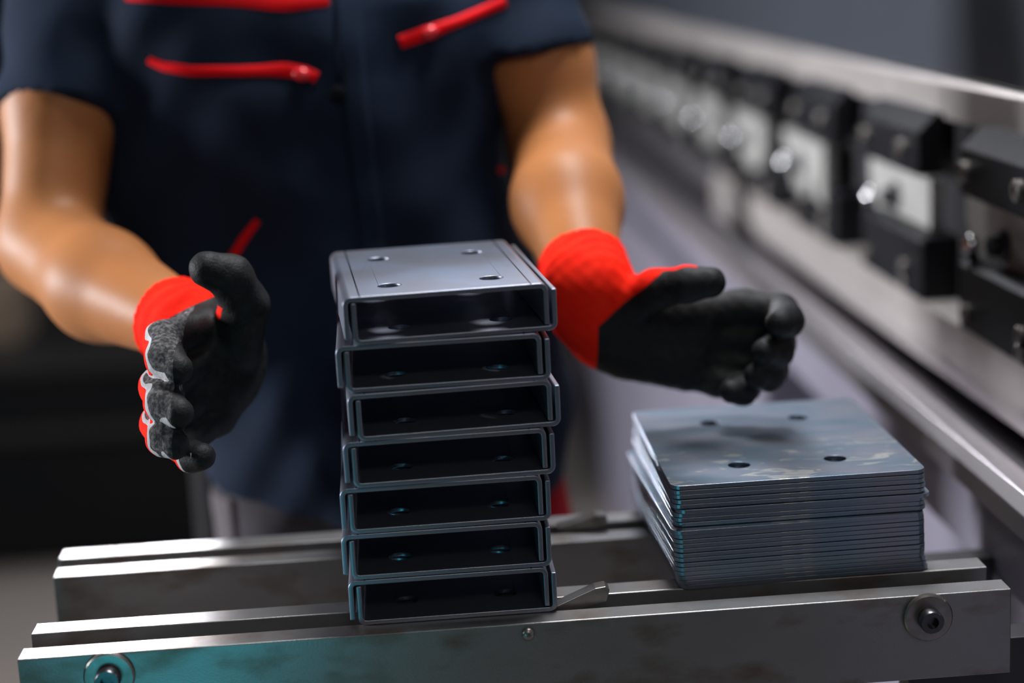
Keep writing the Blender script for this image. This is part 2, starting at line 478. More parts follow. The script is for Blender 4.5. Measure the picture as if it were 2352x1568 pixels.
# ------------------------------------------------------------------ U channels nested into boxes
T = 0.004; UW = 0.1575; UD = 0.222; UL = 0.0325; RO = 0.0065
HOLES = [(-0.0400, -0.072), (0.0400, -0.072), (-0.0400, 0.056), (0.0400, 0.056)]
HR = 0.0092
def filled(outline, holes, hr, z):
    bm = bmesh.new()
    loops = [outline] + [[(cx + hr * math.cos(2 * math.pi * k / 32), cy + hr * math.sin(2 * math.pi * k / 32)) for k in range(32)] for cx, cy in holes]
    es = []
    for lp in loops:
        vs = [bm.verts.new((x, y, z)) for x, y in lp]
        es += [bm.edges.new((vs[i], vs[(i + 1) % len(vs)])) for i in range(len(vs))]
    bmesh.ops.triangle_fill(bm, use_beauty=True, use_dissolve=False, edges=es)
    return bm
def channel_mesh():
    """an upside-down U: web on top (outer face at z=0), legs going down; x across, y along"""
    xi = UW / 2 - RO
    bm = filled([(-xi, -UD / 2), (xi, -UD / 2), (xi, UD / 2), (-xi, UD / 2)], HOLES, HR, 0)
    bm.verts.ensure_lookup_table()
    for sx in (-1, 1):
        prev = [min(bm.verts, key=lambda v: (v.co.x - sx * xi) ** 2 + (v.co.y - sy * UD / 2) ** 2) for sy in (-1, 1)]
        path = [(xi + RO * math.sin(a), -RO + RO * math.cos(a)) for a in [math.pi / 2 * k / 6 for k in range(1, 7)]] + [(UW / 2, -UL)]
        for x, z in path:
            cur = [bm.verts.new((sx * x, sy * UD / 2, z)) for sy in (-1, 1)]
            bm.faces.new((prev[0], prev[1], cur[1], cur[0])); prev = cur
    bmesh.ops.recalc_face_normals(bm, faces=bm.faces)
    f = max(bm.faces, key=lambda f: f.calc_area())
    if sum(f.normal.z for f in bm.faces if abs(f.normal.z) > 0.9) < 0:
        bmesh.ops.reverse_faces(bm, faces=bm.faces)
    me = bpy.data.meshes.new('channel'); bm.to_mesh(me); bm.free()
    for p in me.polygons: p.use_smooth = True
    me.set_sharp_from_angle(angle=math.radians(30))
    me.materials.append(MT['sheet'])
    return me
CH = channel_mesh()
proto = bpy.data.objects.new('steel_channel', CH)
sd = proto.modifiers.new('thickness', 'SOLIDIFY'); sd.thickness = T; sd.offset = -1; sd.use_even_offset = True
bv = proto.modifiers.new('edge', 'BEVEL'); bv.width = 0.0008; bv.segments = 2; bv.limit_method = 'ANGLE'; bv.angle_limit = math.radians(40)
wn = proto.modifiers.new('normals', 'WEIGHTED_NORMAL'); wn.keep_sharp = True; wn.weight = 90

PITCH = 0.0376
# x of the box's outer left edge (front), yaw, front y  -- bottom box first
px_left = [799, 783, 780, 788, 798, 772, 788]
px_y = [1345, 1240, 1135, 1040, 925, 830, 720]
yaw = [0.4, 0.5, 0.9, 1.9, 3.3, 1.2, 4.4]
fy = [0.0, 0.0005, 0.001, -0.0005, -0.001, 0.001, 0.001]
ORD = ['bottom', 'sixth', 'fifth', 'fourth', 'third', 'second', 'top']
first = True
for i in range(7):
    z0 = BAR + PITCH * i + 0.0001
    xl = ony(px_left[i], px_y[i], fy[i])[0]
    for part in ('lower', 'upper'):
        o = proto if first else proto.copy(); first = False
        COL.objects.link(o)
        a = math.radians(yaw[i])
        shift = UW / 2 + (0.0062 if part == 'lower' else 0.0)
        cx = xl + shift * math.cos(a) - (UD / 2) * math.sin(a)
        cy = fy[i] + shift * math.sin(a) * 0.3 + (UD / 2) * math.cos(a)
        if part == 'lower':
            o.location = (cx, cy, z0); o.rotation_euler = (0, math.pi, a)
        else:
            o.location = (cx, cy, z0 + PITCH - 0.0002); o.rotation_euler = (0, 0, a)
        where = {'top': 'top box of the stack', 'bottom': 'bottom box, on the bars'}.get(ORD[i], f'{ORD[i]} box from the top')
        tag(o, (f'upper inverted steel channel of the {where}' if part == 'upper' else f'lower U-shaped steel channel of the {where}'),
            'steel channel', 'bent steel channels stacked in pairs as boxes')
        o.name = 'steel_channel'

# ------------------------------------------------------------------ flat blanks
FW, FD, FR = 0.208, 0.240, 0.009
def round_rect(w, d, r, n=6):
    out = []
    for cx, cy, a0 in ((w / 2 - r, -d / 2 + r, -90), (w / 2 - r, d / 2 - r, 0), (-w / 2 + r, d / 2 - r, 90), (-w / 2 + r, -d / 2 + r, 180)):
        for k in range(n + 1):
            a = math.radians(a0 + 90 * k / n); out.append((cx + r * math.cos(a), cy + r * math.sin(a)))
    return out
FH = [(-0.0400, -0.073), (0.0405, -0.073), (-0.0400, 0.062), (0.0405, 0.062)]
bm = filled(round_rect(FW, FD, FR), FH, HR, 0)
bmesh.ops.recalc_face_normals(bm, faces=bm.faces)
if sum(f.normal.z for f in bm.faces) < 0: bmesh.ops.reverse_faces(bm, faces=bm.faces)
me = bpy.data.meshes.new('flat_plate'); bm.to_mesh(me); bm.free(); me.materials.append(MT['flat'])
fp = bpy.data.objects.new('flat_plate', me)
sd = fp.modifiers.new('thickness', 'SOLIDIFY'); sd.thickness = 0.0034; sd.offset = -1
bv = fp.modifiers.new('edge', 'BEVEL'); bv.width = 0.0009; bv.segments = 2; bv.limit_method = 'ANGLE'; bv.angle_limit = math.radians(40)
NP = 22
ftop = onz(1825, 1101, BAR + 0.004 * NP)      # middle of the top plate's front edge
cxt = 0.3585
ORDN = ['bottom', 'second', 'third', 'fourth', 'fifth', 'sixth', 'seventh', 'eighth', 'ninth', 'tenth', 'eleventh', 'twelfth',
        'thirteenth', 'fourteenth', 'fifteenth', 'sixteenth', 'seventeenth', 'eighteenth', 'nineteenth', 'twentieth', 'twenty-first', 'top']
jx = [0.0045, 0.003, 0.002, 0.001, 0.001, 0.001, 0.0008, 0.0008, 0.0006, 0.0004, 0.0002, 0.0, -0.0010, 0.0012, 0.0005, 0.0008, 0.0036, 0.0004, 0.0008, 0.0004, 0.0, 0.0]
jy = [0.003, 0.002, 0.001, 0.0, -0.001, -0.001, -0.001, -0.001, -0.001, -0.001, -0.001, -0.001, -0.003, 0.003, 0.003, 0.0025, -0.001, 0.0005, 0, 0.0006, 0.0, 0]
for i in range(NP):
    o = fp if i == 0 else fp.copy(); COL.objects.link(o); o.name = 'flat_plate'
    low = i < 13
    rz = math.radians(1.6 if low else (0.4 if i < 16 else 0.0)) + math.radians(random.uniform(-0.12, 0.12))
    o.location = (cxt + jx[i] + (-0.003 if low else 0), 0.028 + FD / 2 + jy[i] + random.uniform(-0.0005, 0.0005), BAR + 0.004 * (i + 1) + 0.00005)
    o.rotation_euler = (0, 0, rz)
    if i == NP - 1:
        lab = 'topmost flat steel plate of the right stack, four holes, smeared blue-grey face'
    elif i == 0:
        lab = 'bottom flat steel plate of the right stack, lying on the bars'
    else:
        n_top = NP - 1 - i
        names = ['', 'second', 'third', 'fourth', 'fifth', 'sixth', 'seventh', 'eighth', 'ninth', 'tenth', 'eleventh']
        lab = (f'flat steel plate, {names[n_top]} from the top of the right stack' if n_top <= 10 else f'flat steel plate, {ORDN[i]} from the bottom of the right stack')
    tag(o, lab, 'steel plate', 'flat steel plates in the right stack')

# ------------------------------------------------------------------ press brake
XP = 0.650
Y0, Y1 = -0.90, 4.35
pb = empty('press_brake', (0.75, 2.0, 0.0))
tag(pb, 'large grey press brake running away behind the right-hand stack', 'press brake')
bm = bmesh.new(); box(bm, XP + 0.006, 1.3, Y0, 2.62, 1.306, 2.6); obj('ram_panel', bm, MT['ram_paint'], pb, bevel=0.003)
bm = bmesh.new(); box(bm, XP + 0.012, 1.3, 2.632, Y1, 1.306, 2.6); obj('ram_panel', bm, MT['ram_paint'], pb, bevel=0.003)
bm = bmesh.new()
cuts = [Y0, 0.36, 0.62, 0.80, 1.50, 2.30, 3.10, Y1]
for a, b in zip(cuts, cuts[1:]):
    prism_y(bm, [(XP, 1.262), (XP, 1.300), (XP + 0.004, 1.305), (0.80, 1.305), (0.80, 1.262)], a + 0.0008, b - 0.0008)
obj('clamp_rail', bm, MT['ground'], pb, bevel=0.0012)
bm = bmesh.new(); box(bm, XP + 0.012, 0.80, Y0, Y1, 1.06, 1.2615); obj('tool_holder', bm, MT['bed_dark'], pb)
# lower bed
bm = bmesh.new(); prism_y(bm, [(0.557, 0.957), (0.557, 0.978), (0.567, 0.990), (0.590, 0.990), (0.590, 0.957)], Y0, Y1); obj('die_rail', bm, MT['rail_steel'], pb, bevel=0.001)
bm = bmesh.new(); prism_y(bm, [(0.606, 0.93), (0.606, 0.958), (0.612, 0.966), (0.640, 0.966), (0.640, 0.93)], Y0, Y1); obj('die', bm, MT['rail_steel'], pb, bevel=0.001)
bm = bmesh.new(); box(bm, 0.575, 0.95, Y0, Y1, 0.880, 0.957); obj('bed_table', bm, MT['bed_paint'], pb, bevel=0.002)
bm = bmesh.new(); box(bm, 0.665, 0.95, Y0, 1.1, 0.0, 0.880); obj('bed_panel', bm, MT['bed_paint'], pb, bevel=0.002)
bm = bmesh.new(); box(bm, 0.550, 0.95, 1.102, 5.6, 0.0, 0.872); obj('front_cover', bm, MT['bed_paint'], pb, bevel=0.004)
bm = bmesh.new(); box(bm, 0.62, 1.3, Y1 + 0.002, Y1 + 0.25, 0.0, 2.6); obj('side_frame', bm, MT['bed_dark'], pb, bevel=0.003)
bm = bmesh.new(); box(bm, 0.95, 1.3, Y0, Y1, 0.0, 2.6)
box(bm, 0.80, 0.95, Y0, Y1, 0.957, 1.3055); obj('back_frame', bm, MT['bed_dark'], pb)

# punches hanging under the clamps
bm = bmesh.new(); prism_y(bm, [(0.621, 1.0625), (0.621, 1.012), (0.633, 0.987), (0.637, 0.987), (0.661, 1.03), (0.661, 1.0625)], -0.85, 1.535)
o = recenter(obj('bending_punch', bm, MT['ground'], None, bevel=0.0008)); tag(o, 'long pale ground-steel punch under the nearer tool clamps', 'punch', 'press brake punches')
bm = bmesh.new(); prism_y(bm, [(0.621, 1.0625), (0.621, 0.975), (0.634, 0.968), (0.640, 0.968), (0.661, 1.02), (0.661, 1.0625)], 1.70, 1.86)
o = recenter(obj('bending_punch', bm, MT['ground'], None, bevel=0.0008)); tag(o, 'short pale upright punch segment just beyond the long nearer punch', 'punch', 'press brake punches')
bm = bmesh.new(); prism_y(bm, [(0.640, 1.0625), (0.640, 1.005), (0.650, 0.985), (0.654, 0.985), (0.661, 1.03), (0.661, 1.0625)], 1.90, 4.3)
o = recenter(obj('bending_punch', bm, MT['rail_steel'], None, bevel=0.0008)); tag(o, 'far dull punch running on towards the worker\'s elbow', 'punch', 'press brake punches')

# tool clamps along the ram
def make_clamp():
    L = 0.232
    r = empty('tool_clamp', (0.640, 0, 1.063))
    bm = bmesh.new(); prism_y(bm, [(0.620, 1.200), (0.620, 1.247), (0.641, 1.2685), (0.6495, 1.2685), (0.6495, 1.200)], -L, 0)
    ub = obj('upper_block', bm, MT['black_tool'], r, bevel=0.0015)
    for y in (-0.022, -0.178):
        bm = bmesh.new(); hexcap(bm, (0.620, y, 1.226), (-1, 0, 0), 0.0105, 0.008)
        obj('bolt', bm, MT['washer'], ub, smooth=True)
    bm = bmesh.new()
    prof = [(0.060, 1.190), (-0.192, 1.190), (-0.192, 1.126), (-0.120, 1.120), (-0.085, 1.1), (0.0, 1.1), (0.030, 1.125), (0.060, 1.165)]
    prism_x(bm, prof, 0.646, 0.6615)
    cp = obj('clamp_plate', bm, MT['pale_plate'], r, bevel=0.001)
    bm = bmesh.new(); lathe(bm, [(0.0, 0), (0.017, 0), (0.017, 0.004), (0.013, 0.006), (0.0, 0.006)], (0.646, -0.062, 1.155), (-1, 0, 0), 24)
    hexcap(bm, (0.640, -0.062, 1.155), (-1, 0, 0), 0.0105, 0.012)
    obj('bolt', bm, MT['bolt'], cp, smooth=True)
    bm = bmesh.new()
    lathe(bm, [(0.0, -0.002), (0.0065, 0), (0.0055, 0.045), (0.0, 0.046)], (0.628, -0.045, 1.105), (-0.10, 0.35, 0.9), 16)
    box(bm, 0.622, 0.646, -0.056, -0.030, 1.098, 1.112)
    lv = obj('lever', bm, MT['black_tool'], r, smooth=True, angle=50)
    bm = bmesh.new(); d = Vector((-0.10, 0.35, 0.9)).normalized(); p = Vector((0.628, -0.045, 1.105)) + d * 0.043
    lathe(bm, [(0.0, -0.002), (0.008, 0), (0.0095, 0.004), (0.0095, 0.012), (0.007, 0.016), (0.0, 0.017)], p, d, 20)
    obj('lever_tip', bm, MT['chrome'], lv, smooth=True)
    bm = bmesh.new(); prism_y(bm, [(0.620, 1.063), (0.620, 1.128), (0.626, 1.134), (0.6615, 1.134), (0.6615, 1.063)], -L - 0.015, 0.0)
    lb = obj('lower_block', bm, MT['black_tool'], r, bevel=0.0015)
    for y, z in ((-0.025, 1.082), (-0.185, 1.092), (-0.185, 1.075)):
        bm = bmesh.new(); hexcap(bm, (0.620, y, z), (-1, 0, 0), 0.0085, 0.006)
        obj('bolt', bm, MT['washer'], lb, smooth=True)
    return r
clamp = make_clamp()
CL = ['nearest the camera, cut by the right edge of the photo', 'second from the camera, with a wide pale plate', 'third from the camera, pale plate cut to a V',
      'fourth from the camera', 'fifth from the camera', 'sixth from the camera', 'seventh from the camera, blurred', 'eighth from the camera, blurred',
      'third from the far end, blurred', 'second from the far end, blurred beside the worker\'s arm', 'farthest along the ram, tucked by the worker\'s sleeve']
for k in range(11):
    o = clamp if k == 0 else copy_tree(clamp)
    o.location = (0.640, 0.435 + 0.381 * k, 1.063)
    tag(o, 'black tool clamp ' + CL[k], 'tool clamp', 'tool clamps along the press brake ram')

def plate_variant(prof):
    bm = bmesh.new(); prism_x(bm, [(y, z) for y, z in prof], 0.646, 0.6615)
    bmesh.ops.recalc_face_normals(bm, faces=bm.faces)
    me = bpy.data.meshes.new('clamp_plate'); bm.to_mesh(me); bm.free(); me.materials.append(MT['pale_plate'])
    me.transform(Matrix.Translation(-Vector((0.640, 0, 1.063))))
    return me
VPLATE = plate_variant([(0.060, 1.192), (-0.192, 1.192), (-0.192, 1.110), (-0.150, 1.114), (-0.128, 1.150), (-0.095, 1.112), (-0.055, 1.104), (-0.020, 1.114), (0.048, 1.178)])
TAB = plate_variant([(0.055, 1.192), (-0.185, 1.192), (-0.185, 1.140), (-0.160, 1.118), (-0.120, 1.107), (-0.040, 1.105), (0.0, 1.113), (0.035, 1.135), (0.055, 1.165)])
for k, o in enumerate(sorted([x for x in COL.objects if x.name.startswith('tool_clamp')], key=lambda x: x.location.y)):
    if k < 2: continue
    for ch in o.children:
        if ch.name.startswith('clamp_plate'):
            ch.data = VPLATE if k == 2 else TAB
            ch.location.x -= 0.029
        if ch.name.startswith('lever'):
            ch.location.x -= 0.022

# ------------------------------------------------------------------ things in the background
bm = bmesh.new(); box(bm, -2.4, -0.30, 3.02, 4.3, 0.0, 0.50)
cr = empty('machine_base', (-1.35, 3.8, 0)); tag(cr, 'dark blurred steel machine base on the floor at the left, behind the worker', 'machine base')
obj('body', bm, MT['crate'], cr, bevel=0.01)
bm = bmesh.new(); box(bm, -2.42, -0.28, 3.0, 4.32, 0.50, 0.535); obj('lid', bm, MT['crate_edge'], cr, bevel=0.004)
bm = bmesh.new(); box(bm, -2.1, -0.45, 3.0, 3.015, 0.33, 0.37); obj('handle_rail', bm, MT['crate_edge'], cr, bevel=0.004)
p = ony(462, 1180, 0.95)
bm = bmesh.new(); box(bm, p[0] - 0.006, p[0] + 0.006, 0.944, 0.956, 0.012, 0.98); lathe(bm, [(0, 0), (0.09, 0), (0.09, 0.008), (0.03, 0.013), (0, 0.013)], (p[0], 0.95, 0), (0, 0, 1), 32)
o = recenter(obj('steel_post', bm, MT['post'], None, bevel=0.001)); tag(o, 'slim grey steel post standing behind the worker\'s hip', 'post')
p = onz(8, 772, 0.536)
bm = bmesh.new(); box(bm, p[0] - 0.16, p[0] + 0.065, p[1] - 0.10, p[1] + 0.12, 0.5355, 0.70)
o = recenter(obj('carton', bm, MT['carton'], None, bevel=0.006)); tag(o, 'small brown carton on the machine base, beside the bare arm', 'carton')

# ------------------------------------------------------------------ the worker
person = empty('person', (0.0, 0.52, 0.0))
tag(person, 'worker in navy jacket with red zips, gloved hands held either side of the stack', 'person')

SR = np.array([-0.262, 0.545, 1.475]); SL = np.array([0.172, 0.545, 1.465])
ER = atd(112, 560, 1.70); WR = atd(412, 742, 1.52)
EL = atd(1288, 335, 1.76); WL = atd(1343, 630, 1.58)
UR = atd(146, 240, 1.73); ULm = atd(1238, 150, 1.765)
FRm = atd(235, 655, 1.62); FLm = atd(1303, 465, 1.67)
def body_fn(P):
    d = rcone(P, SR, UR, 0.060, 0.058)
    d = smin(d, rcone(P, UR, ER, 0.0565, 0.046), 0.02)
    d = smin(d, rcone(P, ER, FRm, 0.049, 0.050), 0.018)
    d = smin(d, rcone(P, FRm, WR, 0.050, 0.033), 0.02)
    e = rcone(P, SL, ULm, 0.058, 0.053)
    e = smin(e, rcone(P, ULm, EL, 0.053, 0.047), 0.02)
    e = smin(e, rcone(P, EL, FLm, 0.048, 0.052), 0.018)
    e = smin(e, rcone(P, FLm, WL, 0.051, 0.034), 0.02)
    d = np.minimum(d, e)
    # trunk, neck and head
    t = rcone(P, (-0.05, 0.53, 1.42), (0.015, 0.52, 0.98), 0.095, 0.095)
    t = smin(t, rcone(P, SR, SL, 0.055, 0.055), 0.06)
    t = smin(t, rcone(P, (-0.05, 0.54, 1.46), (-0.055, 0.51, 1.60), 0.060, 0.056), 0.03)
    h = ell(P, (-0.057, 0.500, 1.715), (0.075, 0.095, 0.108))
    h = smin(h, ell(P, (-0.057, 0.455, 1.645), (0.052, 0.058, 0.060)), 0.03)
    h = smin(h, rcone(P, (-0.057, 0.402, 1.705), (-0.057, 0.388, 1.672), 0.009, 0.014), 0.015)
    for s in (-1, 1):
        h = smin(h, ell(P, (-0.057 + s * 0.077, 0.505, 1.695), (0.010, 0.020, 0.032)), 0.008)
        h = smin(h, ell(P, (-0.057 + s * 0.031, 0.412, 1.735), (0.026, 0.012, 0.009)), 0.01)
        h = np.maximum(h, -ell(P, (-0.057 + s * 0.031, 0.400, 1.715), (0.016, 0.012, 0.009)))
    h = smin(h, ell(P, (-0.057, 0.400, 1.638), (0.025, 0.010, 0.010)), 0.006)
    t = smin(t, h, 0.02)
    d = smin(d, t, 0.03)
    return d
V, Q = implicit(body_fn, (-0.46, 0.10, 0.86), (0.40, 0.72, 1.86), 0.0065, 2)
mesh_obj('body', V, Q, MT['skin'], person)
def hair_fn(P):
    h = ell(P, (-0.057, 0.508, 1.727), (0.080, 0.098, 0.106))
    h = np.maximum(h, -(P[..., 2] - 1.70 + (0.52 - P[..., 1]) * -0.35))
    return np.maximum(h, 0.428 - P[..., 1])
V, Q = implicit(hair_fn, (-0.15, 0.40, 1.60), (0.04, 0.63, 1.86), 0.006, 1)
mesh_obj('hair', V, Q, MT['hair'], person)
for s in (-1, 1):
    bm = bmesh.new(); bmesh.ops.create_uvsphere(bm, u_segments=16, v_segments=10, radius=0.0115)
    bmesh.ops.translate(bm, verts=bm.verts, vec=(-0.057 + s * 0.031, 0.416, 1.715))
    obj('eye', bm, MT['pale_plate'], person, smooth=True, angle=180)

# jacket: torso section by height (z, centre x, half width, centre y, half depth)
SEC = np.array([[0.80, 0.018, 0.186, 0.505, 0.124], [0.93, 0.024, 0.194, 0.505, 0.124], [1.02, 0.021, 0.201, 0.505, 0.124],
                [1.12, -0.009, 0.199, 0.505, 0.120], [1.24, -0.042, 0.207, 0.508, 0.122], [1.34, -0.050, 0.206, 0.512, 0.128], [1.42, -0.050, 0.208, 0.520, 0.122],
                [1.48, -0.050, 0.190, 0.530, 0.105], [1.53, -0.050, 0.120, 0.540, 0.085], [1.57, -0.050, 0.07, 0.54, 0.07]])
def sec(z, k): return np.interp(z, SEC[:, 0], SEC[:, k])
CUTR = (atd(140, 226, 1.665), nrm(np.array(ER) - UR)); CUTL = (atd(1238, 118, 1.74), nrm(np.array([0.02, -0.10, -1.0])))
def folds(P):
    x, y, z = P[..., 0], P[..., 1], P[..., 2]
    w = 0.0035 * np.sin(26 * x + 18 * z + 2.2 * np.sin(9 * z + 3)) * np.sin(11 * z - 7 * x)
    w += 0.0028 * np.sin(44 * (x * 0.8 + z * 0.6) + 1.7 * np.sin(13 * x))
    w += 0.0016 * np.sin(70 * (z - 0.5 * x) + 3 * np.sin(20 * x + 5 * z))
    return w
def jacket_fn(P):
    x, y, z = P[..., 0], P[..., 1], P[..., 2]
    a = sec(z, 2); b = sec(z, 4)
    u = np.abs((x - sec(z, 1)) / a); v = np.abs((y - sec(z, 3)) / b)
    k = (u ** 2.5 + v ** 2.5) ** (1 / 2.5)
    d = (k - 1) * np.minimum(a, b)
    hem = 0.908 + 0.045 * np.clip(-(x - 0.0) / 0.19, 0, 1) ** 2
    d = np.maximum(d, (hem - z) * 0.9)
    d = np.maximum(d, z - 1.555)
    out = smin(d, rcone(P, SR + np.array([0.03, 0, 0.0]), SL - np.array([0.03, 0, 0.0]), 0.074, 0.074), 0.03)
    for S, U, E, cut, r1, r2 in ((SR, UR, ER, CUTR, 0.076, 0.069), (SL, ULm, EL, CUTL, 0.072, 0.0605)):
        m = U + (E - U) * 0.45
        s = smin(rcone(P, S, U, r1, r2), rcone(P, U, m, r2, r2), 0.02)
        s = s + folds(P) * 0.5
        pl = ((P - cut[0].astype(np.float32)) @ cut[1].astype(np.float32))
        s = np.maximum(s, pl)
        out = smin(out, s, 0.018)
    return out + folds(P)
JH = 0.0055
V, Q = implicit(jacket_fn, (-0.42, 0.34, 0.86), (0.32, 0.70, 1.60), JH, 2)
jacket = mesh_obj('jacket', V, Q, MT['navy'], person)
bvh = BVHTree.FromPolygons([tuple(map(float, v)) for v in V], [tuple(map(int, q)) for q in Q])
def hit(x, y, lift=0.0):
    d = Vector(ray(x, y)).normalized()
    h = bvh.ray_cast(Vector(CAM), d)
    if h[0] is None: return None
    n = h[1] if h[1].dot(d) < 0 else -h[1]
    return h[0] + n * lift, n
def interp_px(pts, n):
    pts = np.array(pts, float); s = np.r_[0, np.cumsum(np.hypot(*np.diff(pts, axis=0).T))]
    t = np.linspace(0, s[-1], n)
    return np.stack([np.interp(t, s, pts[:, 0]), np.interp(t, s, pts[:, 1])], 1)
def strip(name, pts, widths, material, parent, n=30, lift=0.0025, cross=4):
    """a raised band sewn on the jacket along a line; built as a closed ribbon on the cloth's surface"""
    pp = interp_px(pts, n)
    tang = np.gradient(pp, axis=0); tang /= np.linalg.norm(tang, axis=1)[:, None]
    nor = np.stack([-tang[:, 1], tang[:, 0]], 1)
    bm = bmesh.new(); rows = []
    for i in range(n):
        w = np.interp(i / (n - 1), np.linspace(0, 1, len(widths)), widths)
        row = []
        for j in range(cross + 1):
            q = pp[i] + nor[i] * w * (j / cross - 0.5)
            h = hit(q[0], q[1])
            if h is None: row = None; break
            e = lift * (1.0 if 0 < j < cross else 0.25)
            row.append((h[0] + h[1] * e, h[0] - h[1] * 0.002))
        if row: rows.append(row)
    if len(rows) < 2:
        print('NO SURFACE', name, pts[0]); bm.free(); return None
    vt = [[bm.verts.new(a) for a, b in r] for r in rows]
    vb = [[bm.verts.new(b) for a, b in r] for r in rows]
    for i in range(len(rows) - 1):
        for j in range(cross):
            bm.faces.new((vt[i][j], vt[i + 1][j], vt[i + 1][j + 1], vt[i][j + 1]))
            bm.faces.new((vb[i][j], vb[i][j + 1], vb[i + 1][j + 1], vb[i + 1][j]))
        bm.faces.new((vt[i][0], vb[i][0], vb[i + 1][0], vt[i + 1][0]))
        bm.faces.new((vt[i][cross], vt[i + 1][cross], vb[i + 1][cross], vb[i][cross]))
    for r, s in ((0, 1), (-1, -1)):
        for j in range(cross):
            bm.faces.new((vt[r][j], vt[r][j + 1], vb[r][j + 1], vb[r][j]))
    return obj(name, bm, material, parent, smooth=True, angle=60)
def pull(parent, x, y, ang, L=34, W=16):
    h = hit(x, y); c, n = h
    a = hit(x + L * math.cos(ang), y + L * math.sin(ang))[0]
    t = (a - c); ln = t.length; t.normalize(); t = (t - n * t.dot(n)).normalized(); w = n.cross(t)
    bm = bmesh.new()
    bmesh.ops.create_uvsphere(bm, u_segments=16, v_segments=10, radius=1.0)
    m = Matrix.Identity(4)
    sc = (ln / 1.6, 0.0065, 0.0048)
    for i in range(3):
        m[i][0] = t[i] * sc[0]; m[i][1] = w[i] * sc[1]; m[i][2] = n[i] * sc[2]; m[i][3] = (c + n * 0.005)[i]
    bmesh.ops.transform(bm, matrix=m, verts=bm.verts)
    o = obj('zip_pull', bm, MT['zip_pull'], None, smooth=True, angle=180)
    o.parent = parent; rebase(o, parent)
    return o
z1 = strip('zip', [(342, 138), (375, 153), (440, 163), (560, 163), (650, 160), (700, 166), (728, 178)], [18, 24, 24, 24, 26, 34, 26], MT['red_zip'], person)
pull(z1, 694, 172, 0.15)
z2 = strip('zip', [(918, 97), (985, 74), (1060, 46), (1162, 3)], [30, 32, 24, 24, 26], MT['red_zip'], person)
pull(z2, 985, 76, -0.35)
strip('pocket_piping', [(592, 506), (560, 548), (528, 600)], [16, 20, 20], MT['red_trim'], person)
strip('pocket_piping', [(1146, 385), (1168, 408)], [14, 14], MT['red_trim'], person, n=8)
strip('chest_yoke', [(290, -28), (420, -26), (560, -24), (660, -18), (752, -28)], [62, 74, 78, 90, 84], MT['red_trim'], person, n=40, cross=8, lift=0.003)
pk = strip('placket', [(797, -40), (802, 120), (822, 300), (846, 480), (866, 640)], [66, 66, 62, 60, 60], MT['navy'], person, n=50, cross=6, lift=0.0045)
h = hit(776, 215)
bm = bmesh.new(); lathe(bm, [(0, 0.0035), (0.007, 0.004), (0.0078, 0.006), (0.006, 0.0072), (0, 0.0066)], h[0], h[1], 24)
o = obj('button', bm, MT['button'], pk, smooth=True)

# trousers and boots
HR_, HL_ = np.array([-0.080, 0.51, 0.90]), np.array([0.122, 0.51, 0.90])
KR, KL = np.array([-0.085, 0.50, 0.49]), np.array([0.145, 0.52, 0.49])
AR, AL = np.array([-0.09, 0.54, 0.10]), np.array([0.14, 0.55, 0.10])
def leg_fn(P):
    d = None
    for H, K, A in ((HR_, KR, AR), (HL_, KL, AL)):
        e = smin(rcone(P, H, K, 0.088, 0.068), rcone(P, K, A, 0.067, 0.058), 0.03)
        d = e if d is None else smin(d, e, 0.02)
    d = smin(d, ell(P, (0.015, 0.505, 0.95), (0.172, 0.105, 0.11)), 0.03)
    d = np.maximum(d, 0.075 - P[..., 2])
    return np.maximum(d, P[..., 2] - 1.0) + folds(P) * 0.8
V, Q = implicit(leg_fn, (-0.26, 0.34, 0.05), (0.28, 0.68, 1.03), 0.009, 2)
trou = mesh_obj('trousers', V, Q, MT['trouser'], person)
tb = BVHTree.FromPolygons([tuple(map(float, v)) for v in V], [tuple(map(int, q)) for q in Q])
def side_panel(name, material, leg, x_sign, z0, z1, wang, a0):
    """cloth panel sewn round the leg between two heights"""
    bm = bmesh.new(); rows = []
    for i in range(24):
        z = z0 + (z1 - z0) * i / 23
        H, K, A = leg
        c = H + (K - H) * (H[2] - z) / (H[2] - K[2]); c = Vector((c[0], c[1], z)); row = []
        for j in range(9):
            a = a0 + wang * (j / 8 - 0.5)
            d = Vector((math.cos(a), math.sin(a), 0))
            h = tb.ray_cast(c + d * 0.5, -d)
            if h[0] is None: row = None; break
            row.append((h[0] + d * 0.004, h[0] - d * 0.002))
        if row: rows.append(row)
    vt = [[bm.verts.new(a) for a, b in r] for r in rows]; vb = [[bm.verts.new(b) for a, b in r] for r in rows]
    for i in range(len(rows) - 1):
        for j in range(8):
            bm.faces.new((vt[i][j], vt[i][j + 1], vt[i + 1][j + 1], vt[i + 1][j]))
            bm.faces.new((vb[i][j], vb[i + 1][j], vb[i + 1][j + 1], vb[i][j + 1]))
        bm.faces.new((vt[i][0], vt[i + 1][0], vb[i + 1][0], vb[i][0])); bm.faces.new((vt[i][8], vb[i][8], vb[i + 1][8], vt[i + 1][8]))
    for r in (0, -1):
        for j in range(8): bm.faces.new((vt[r][j], vb[r][j], vb[r][j + 1], vt[r][j + 1]))
    return obj(name, bm, material, person, smooth=True, angle=60)
side_panel('side_panel', MT['pale_cloth'], (HR_, KR, AR), -1, 0.60, 0.925, 0.45, math.radians(212))
MT['dark_red'] = mat('dark_red_cloth', (0.26, 0.006, 0.010), 0.85, 0.0, bump=0.1, bscale=900, spec=0.1)
side_panel('knee_patch', MT['dark_red'], (HL_, KL, AL), 1, 0.60, 0.935, 1.2, math.radians(-25))
